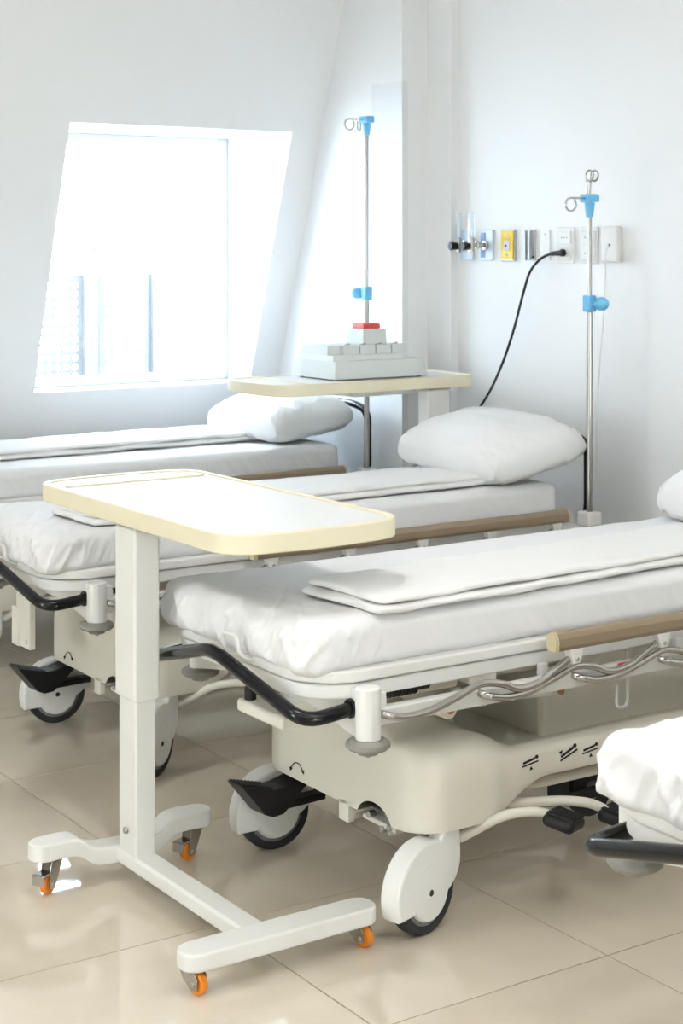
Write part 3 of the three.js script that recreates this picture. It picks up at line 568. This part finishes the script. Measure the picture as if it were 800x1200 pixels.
// ------------------------------------------------------------------ console on the far table
{
  const t = thing('console_box', 'pale grey stepped console box with red button on the raised table', 'console', [3.637, 1.0082, -5.31], 0);
  const taper = (x0, x1, y0, y1, z0, z1, k) => { const g = new THREE.BoxGeometry(x1 - x0, y1 - y0, z1 - z0), p = g.attributes.position; for (let i = 0; i < p.count; i++) if (p.getY(i) > 0) p.setXYZ(i, p.getX(i) * (1 - k / (x1 - x0)), p.getY(i), p.getZ(i) * (1 - k / (z1 - z0))); return toCreasedNormals(g.toNonIndexed(), 0.2).translate((x0 + x1) / 2, (y0 + y1) / 2, (z0 + z1) / 2); };
  for (const [x, z] of [[-0.19, -0.12], [0.19, -0.12], [-0.19, 0.12], [0.19, 0.12]]) part('rubber_foot', rod([x, 0, z], [x, 0.006, z], 0.01), M.deviceDark, t);
  part('lower_case', taper(-0.213, 0.213, 0.005, 0.072, -0.14, 0.14, 0.012), M.device, t);
  part('middle_step', taper(-0.205, 0.12, 0.072, 0.092, -0.13, 0.115, 0.012), M.device, t);
  part('upper_case', taper(-0.195, 0.165, 0.072, 0.125, -0.13, 0.06, 0.012), M.device, t);
  for (let i = 0; i < 4; i++) { const c = part('cartridge', taper(-0.135 + i * 0.074, -0.064 + i * 0.074, 0.09, 0.126, 0.03, 0.085, 0.004), M.device, t); part('cartridge_pin', [rod([-0.115 + i * 0.074, 0.124, 0.05], [-0.085 + i * 0.074, 0.131, 0.05], 0.003)], M.dullmetal, c); }
  part('lamp_block', taper(-0.02, 0.09, 0.12, 0.185, -0.075, 0.045, 0.004), M.device, t);
  part('red_button', bx(-0.005, 0.075, 0.184, 0.205, -0.055, 0.025, 0.005), M.deviceRed, t, 'red push button cap');
}

// ------------------------------------------------------------------ wall fittings (wall face at x = 4.15)
const WX = 4.15, WY = 1.515;
function fit(name, label, category, z, y = WY, group) { return thing(name, label, category, [WX, y, z], 0, group); }
const face = (w, h, t0, t1, r = 0.004, y = 0, z = 0) => bx(-t1, -t0, y - h / 2, y + h / 2, z - w / 2, z + w / 2, r);
function flowmeter(z, out, label, navy) {
  const p = fit(navy ? 'vacuum_outlet' : 'oxygen_outlet', navy ? 'pale blue gas outlet plate with navy stripe on the socket wall' : 'plain pale blue gas outlet plate at the end of the socket row', 'gas outlet', z);
  part('plate', face(0.082, 0.122, 0, 0.012), M.plateBlue, p);
  if (navy) part('stripe', face(0.030, 0.10, 0.011, 0.0135, 0.001, 0, -0.018), M.plateNavy, p);
  part('port', [rod([-0.010, 0, 0], [-0.026, 0, 0], 0.02)], M.chrome, p);
  const t = thing('flowmeter', label, 'flowmeter', [WX, WY, z], 0);
  part('valve_body', [rod([-0.025, 0, 0], [-out, 0, 0], 0.0105), rod([-out, -0.030, 0], [-out, 0.03, 0], 0.0125), rod([-out * 0.62, 0, 0], [-out * 0.62 - 0.012, 0, 0], 0.016)], M.chrome, t);
  part('glass_tube', rod([-out, 0.03, 0], [-out, 0.128, 0], 0.0135, 0.012), M.clear, t, 'clear upright tube'); part('scale_strip', bx(-out - 0.002, -out + 0.002, 0.03, 0.118, -0.004, 0.004, 0.001), M.plastic, t);
  part('knob', rod([-out - 0.010, -0.004, 0], [-out - 0.045, -0.004, 0], 0.015, 0.0165), M.pedal, t, 'black knob');
}
flowmeter(-5.292, 0.05, 'clear tube flowmeter on the plain pale blue outlet', false);
flowmeter(-5.166, 0.085, 'clear tube flowmeter on the outlet with the navy stripe', true);
{ const t = fit('vacuum_plate', 'yellow outlet plate with a white square centre', 'gas outlet', -5.034);
  part('plate', face(0.086, 0.125, 0, 0.010), M.plateGrey, t); part('yellow_panel', face(0.074, 0.112, 0.009, 0.015), M.yellow, t); part('white_centre', face(0.036, 0.040, 0.014, 0.019, 0.004, -0.002), M.plastic, t); part('port', rod([-0.018, -0.002, 0], [-0.0205, -0.002, 0], 0.005), M.print, t);
  for (const y of [0.035, -0.038]) part('screw', rod([-0.014, y, 0], [-0.017, y, 0], 0.005), M.dullmetal, t); }
{ const t = fit('metal_rail_plate', 'brushed grey metal rail plate beside the yellow outlet', 'wall plate', -4.906);
  part('plate', face(0.062, 0.118, 0, 0.008, 0.002), M.plateGrey, t); for (const z of [-0.017, 0.009]) part('slot_rail', bx(-0.02, -0.006, -0.055, 0.055, z - 0.005, z + 0.005, 0.002), M.plateGrey, t); part('screw', rod([-0.007, -0.045, 0.022], [-0.011, -0.045, 0.022], 0.005), M.print, t); }
{ const t = fit('blank_plate', 'narrow blank white wall plate with two screws', 'wall plate', -4.818);
  part('plate', face(0.052, 0.115, 0, 0.006, 0.002), M.plastic, t); for (const y of [0.042, -0.045]) part('screw', rod([-0.005, y, 0], [-0.008, y, 0], 0.003), M.dullmetal, t); }
for (const [z, plugged] of [[-4.70, true], [-4.572, false]]) {
  const t = fit('socket_outlet', plugged ? 'white double socket with the black plug in it' : 'white double socket behind the drip pole', 'socket', z);
  part('plate', face(0.095, 0.135, 0, 0.009), M.plastic, t);
  for (const y of [0.028, -0.030]) { const s = part('socket', face(0.068, 0.050, 0.008, 0.014, 0.003, y), M.plastic, t); part('pin_hole', [-0.014, 0, 0.014].map((q) => rod([-0.012, y, q], [-0.0146, y, q], 0.003)), M.print, s); }
}
{ const t = fit('call_unit', 'white wall call unit with a thin white cord', 'call unit', -4.443, 1.518);
  part('housing', face(0.085, 0.132, 0, 0.030, 0.008), M.plastic, t); part('cord_socket', rod([-0.028, -0.004, 0.004], [-0.033, -0.004, 0.004], 0.006), M.print, t);
  part('cord', wire([[-0.032, -0.004, 0.004], [-0.05, -0.03, 0.006], [-0.045, -0.10, 0.0], [-0.035, -0.25, -0.02], [-0.03, -0.42, -0.045], [-0.03, -0.60, -0.06], [-0.03, -0.85, -0.06]], 0.0032), M.plastic, t, 'thin white cord'); }
{ const t = thing('power_cord', 'black power cord hanging from the wall socket to behind the pillow', 'cord', [WX, 0, 0]);
  part('plug', [rod([-0.014, 1.487, -4.70], [-0.030, 1.487, -4.70], 0.014), rod([-0.026, 1.487, -4.69], [-0.032, 1.483, -4.755], 0.011, 0.008)], M.pedal, t);
  part('cable', wire([[-0.03, 1.484, -4.75], [-0.035, 1.468, -4.80], [-0.04, 1.42, -4.86], [-0.045, 1.34, -4.895], [-0.05, 1.20, -4.945], [-0.05, 1.07, -5.01], [-0.05, 0.95, -5.09], [-0.05, 0.86, -5.17], [-0.07, 0.72, -5.25], [-0.09, 0.45, -5.25], [-0.1, 0.12, -5.22], [-0.09, 0.0062, -5.20]], 0.0052, 100), M.pedal, t); }

renderer.render(scene, camera);
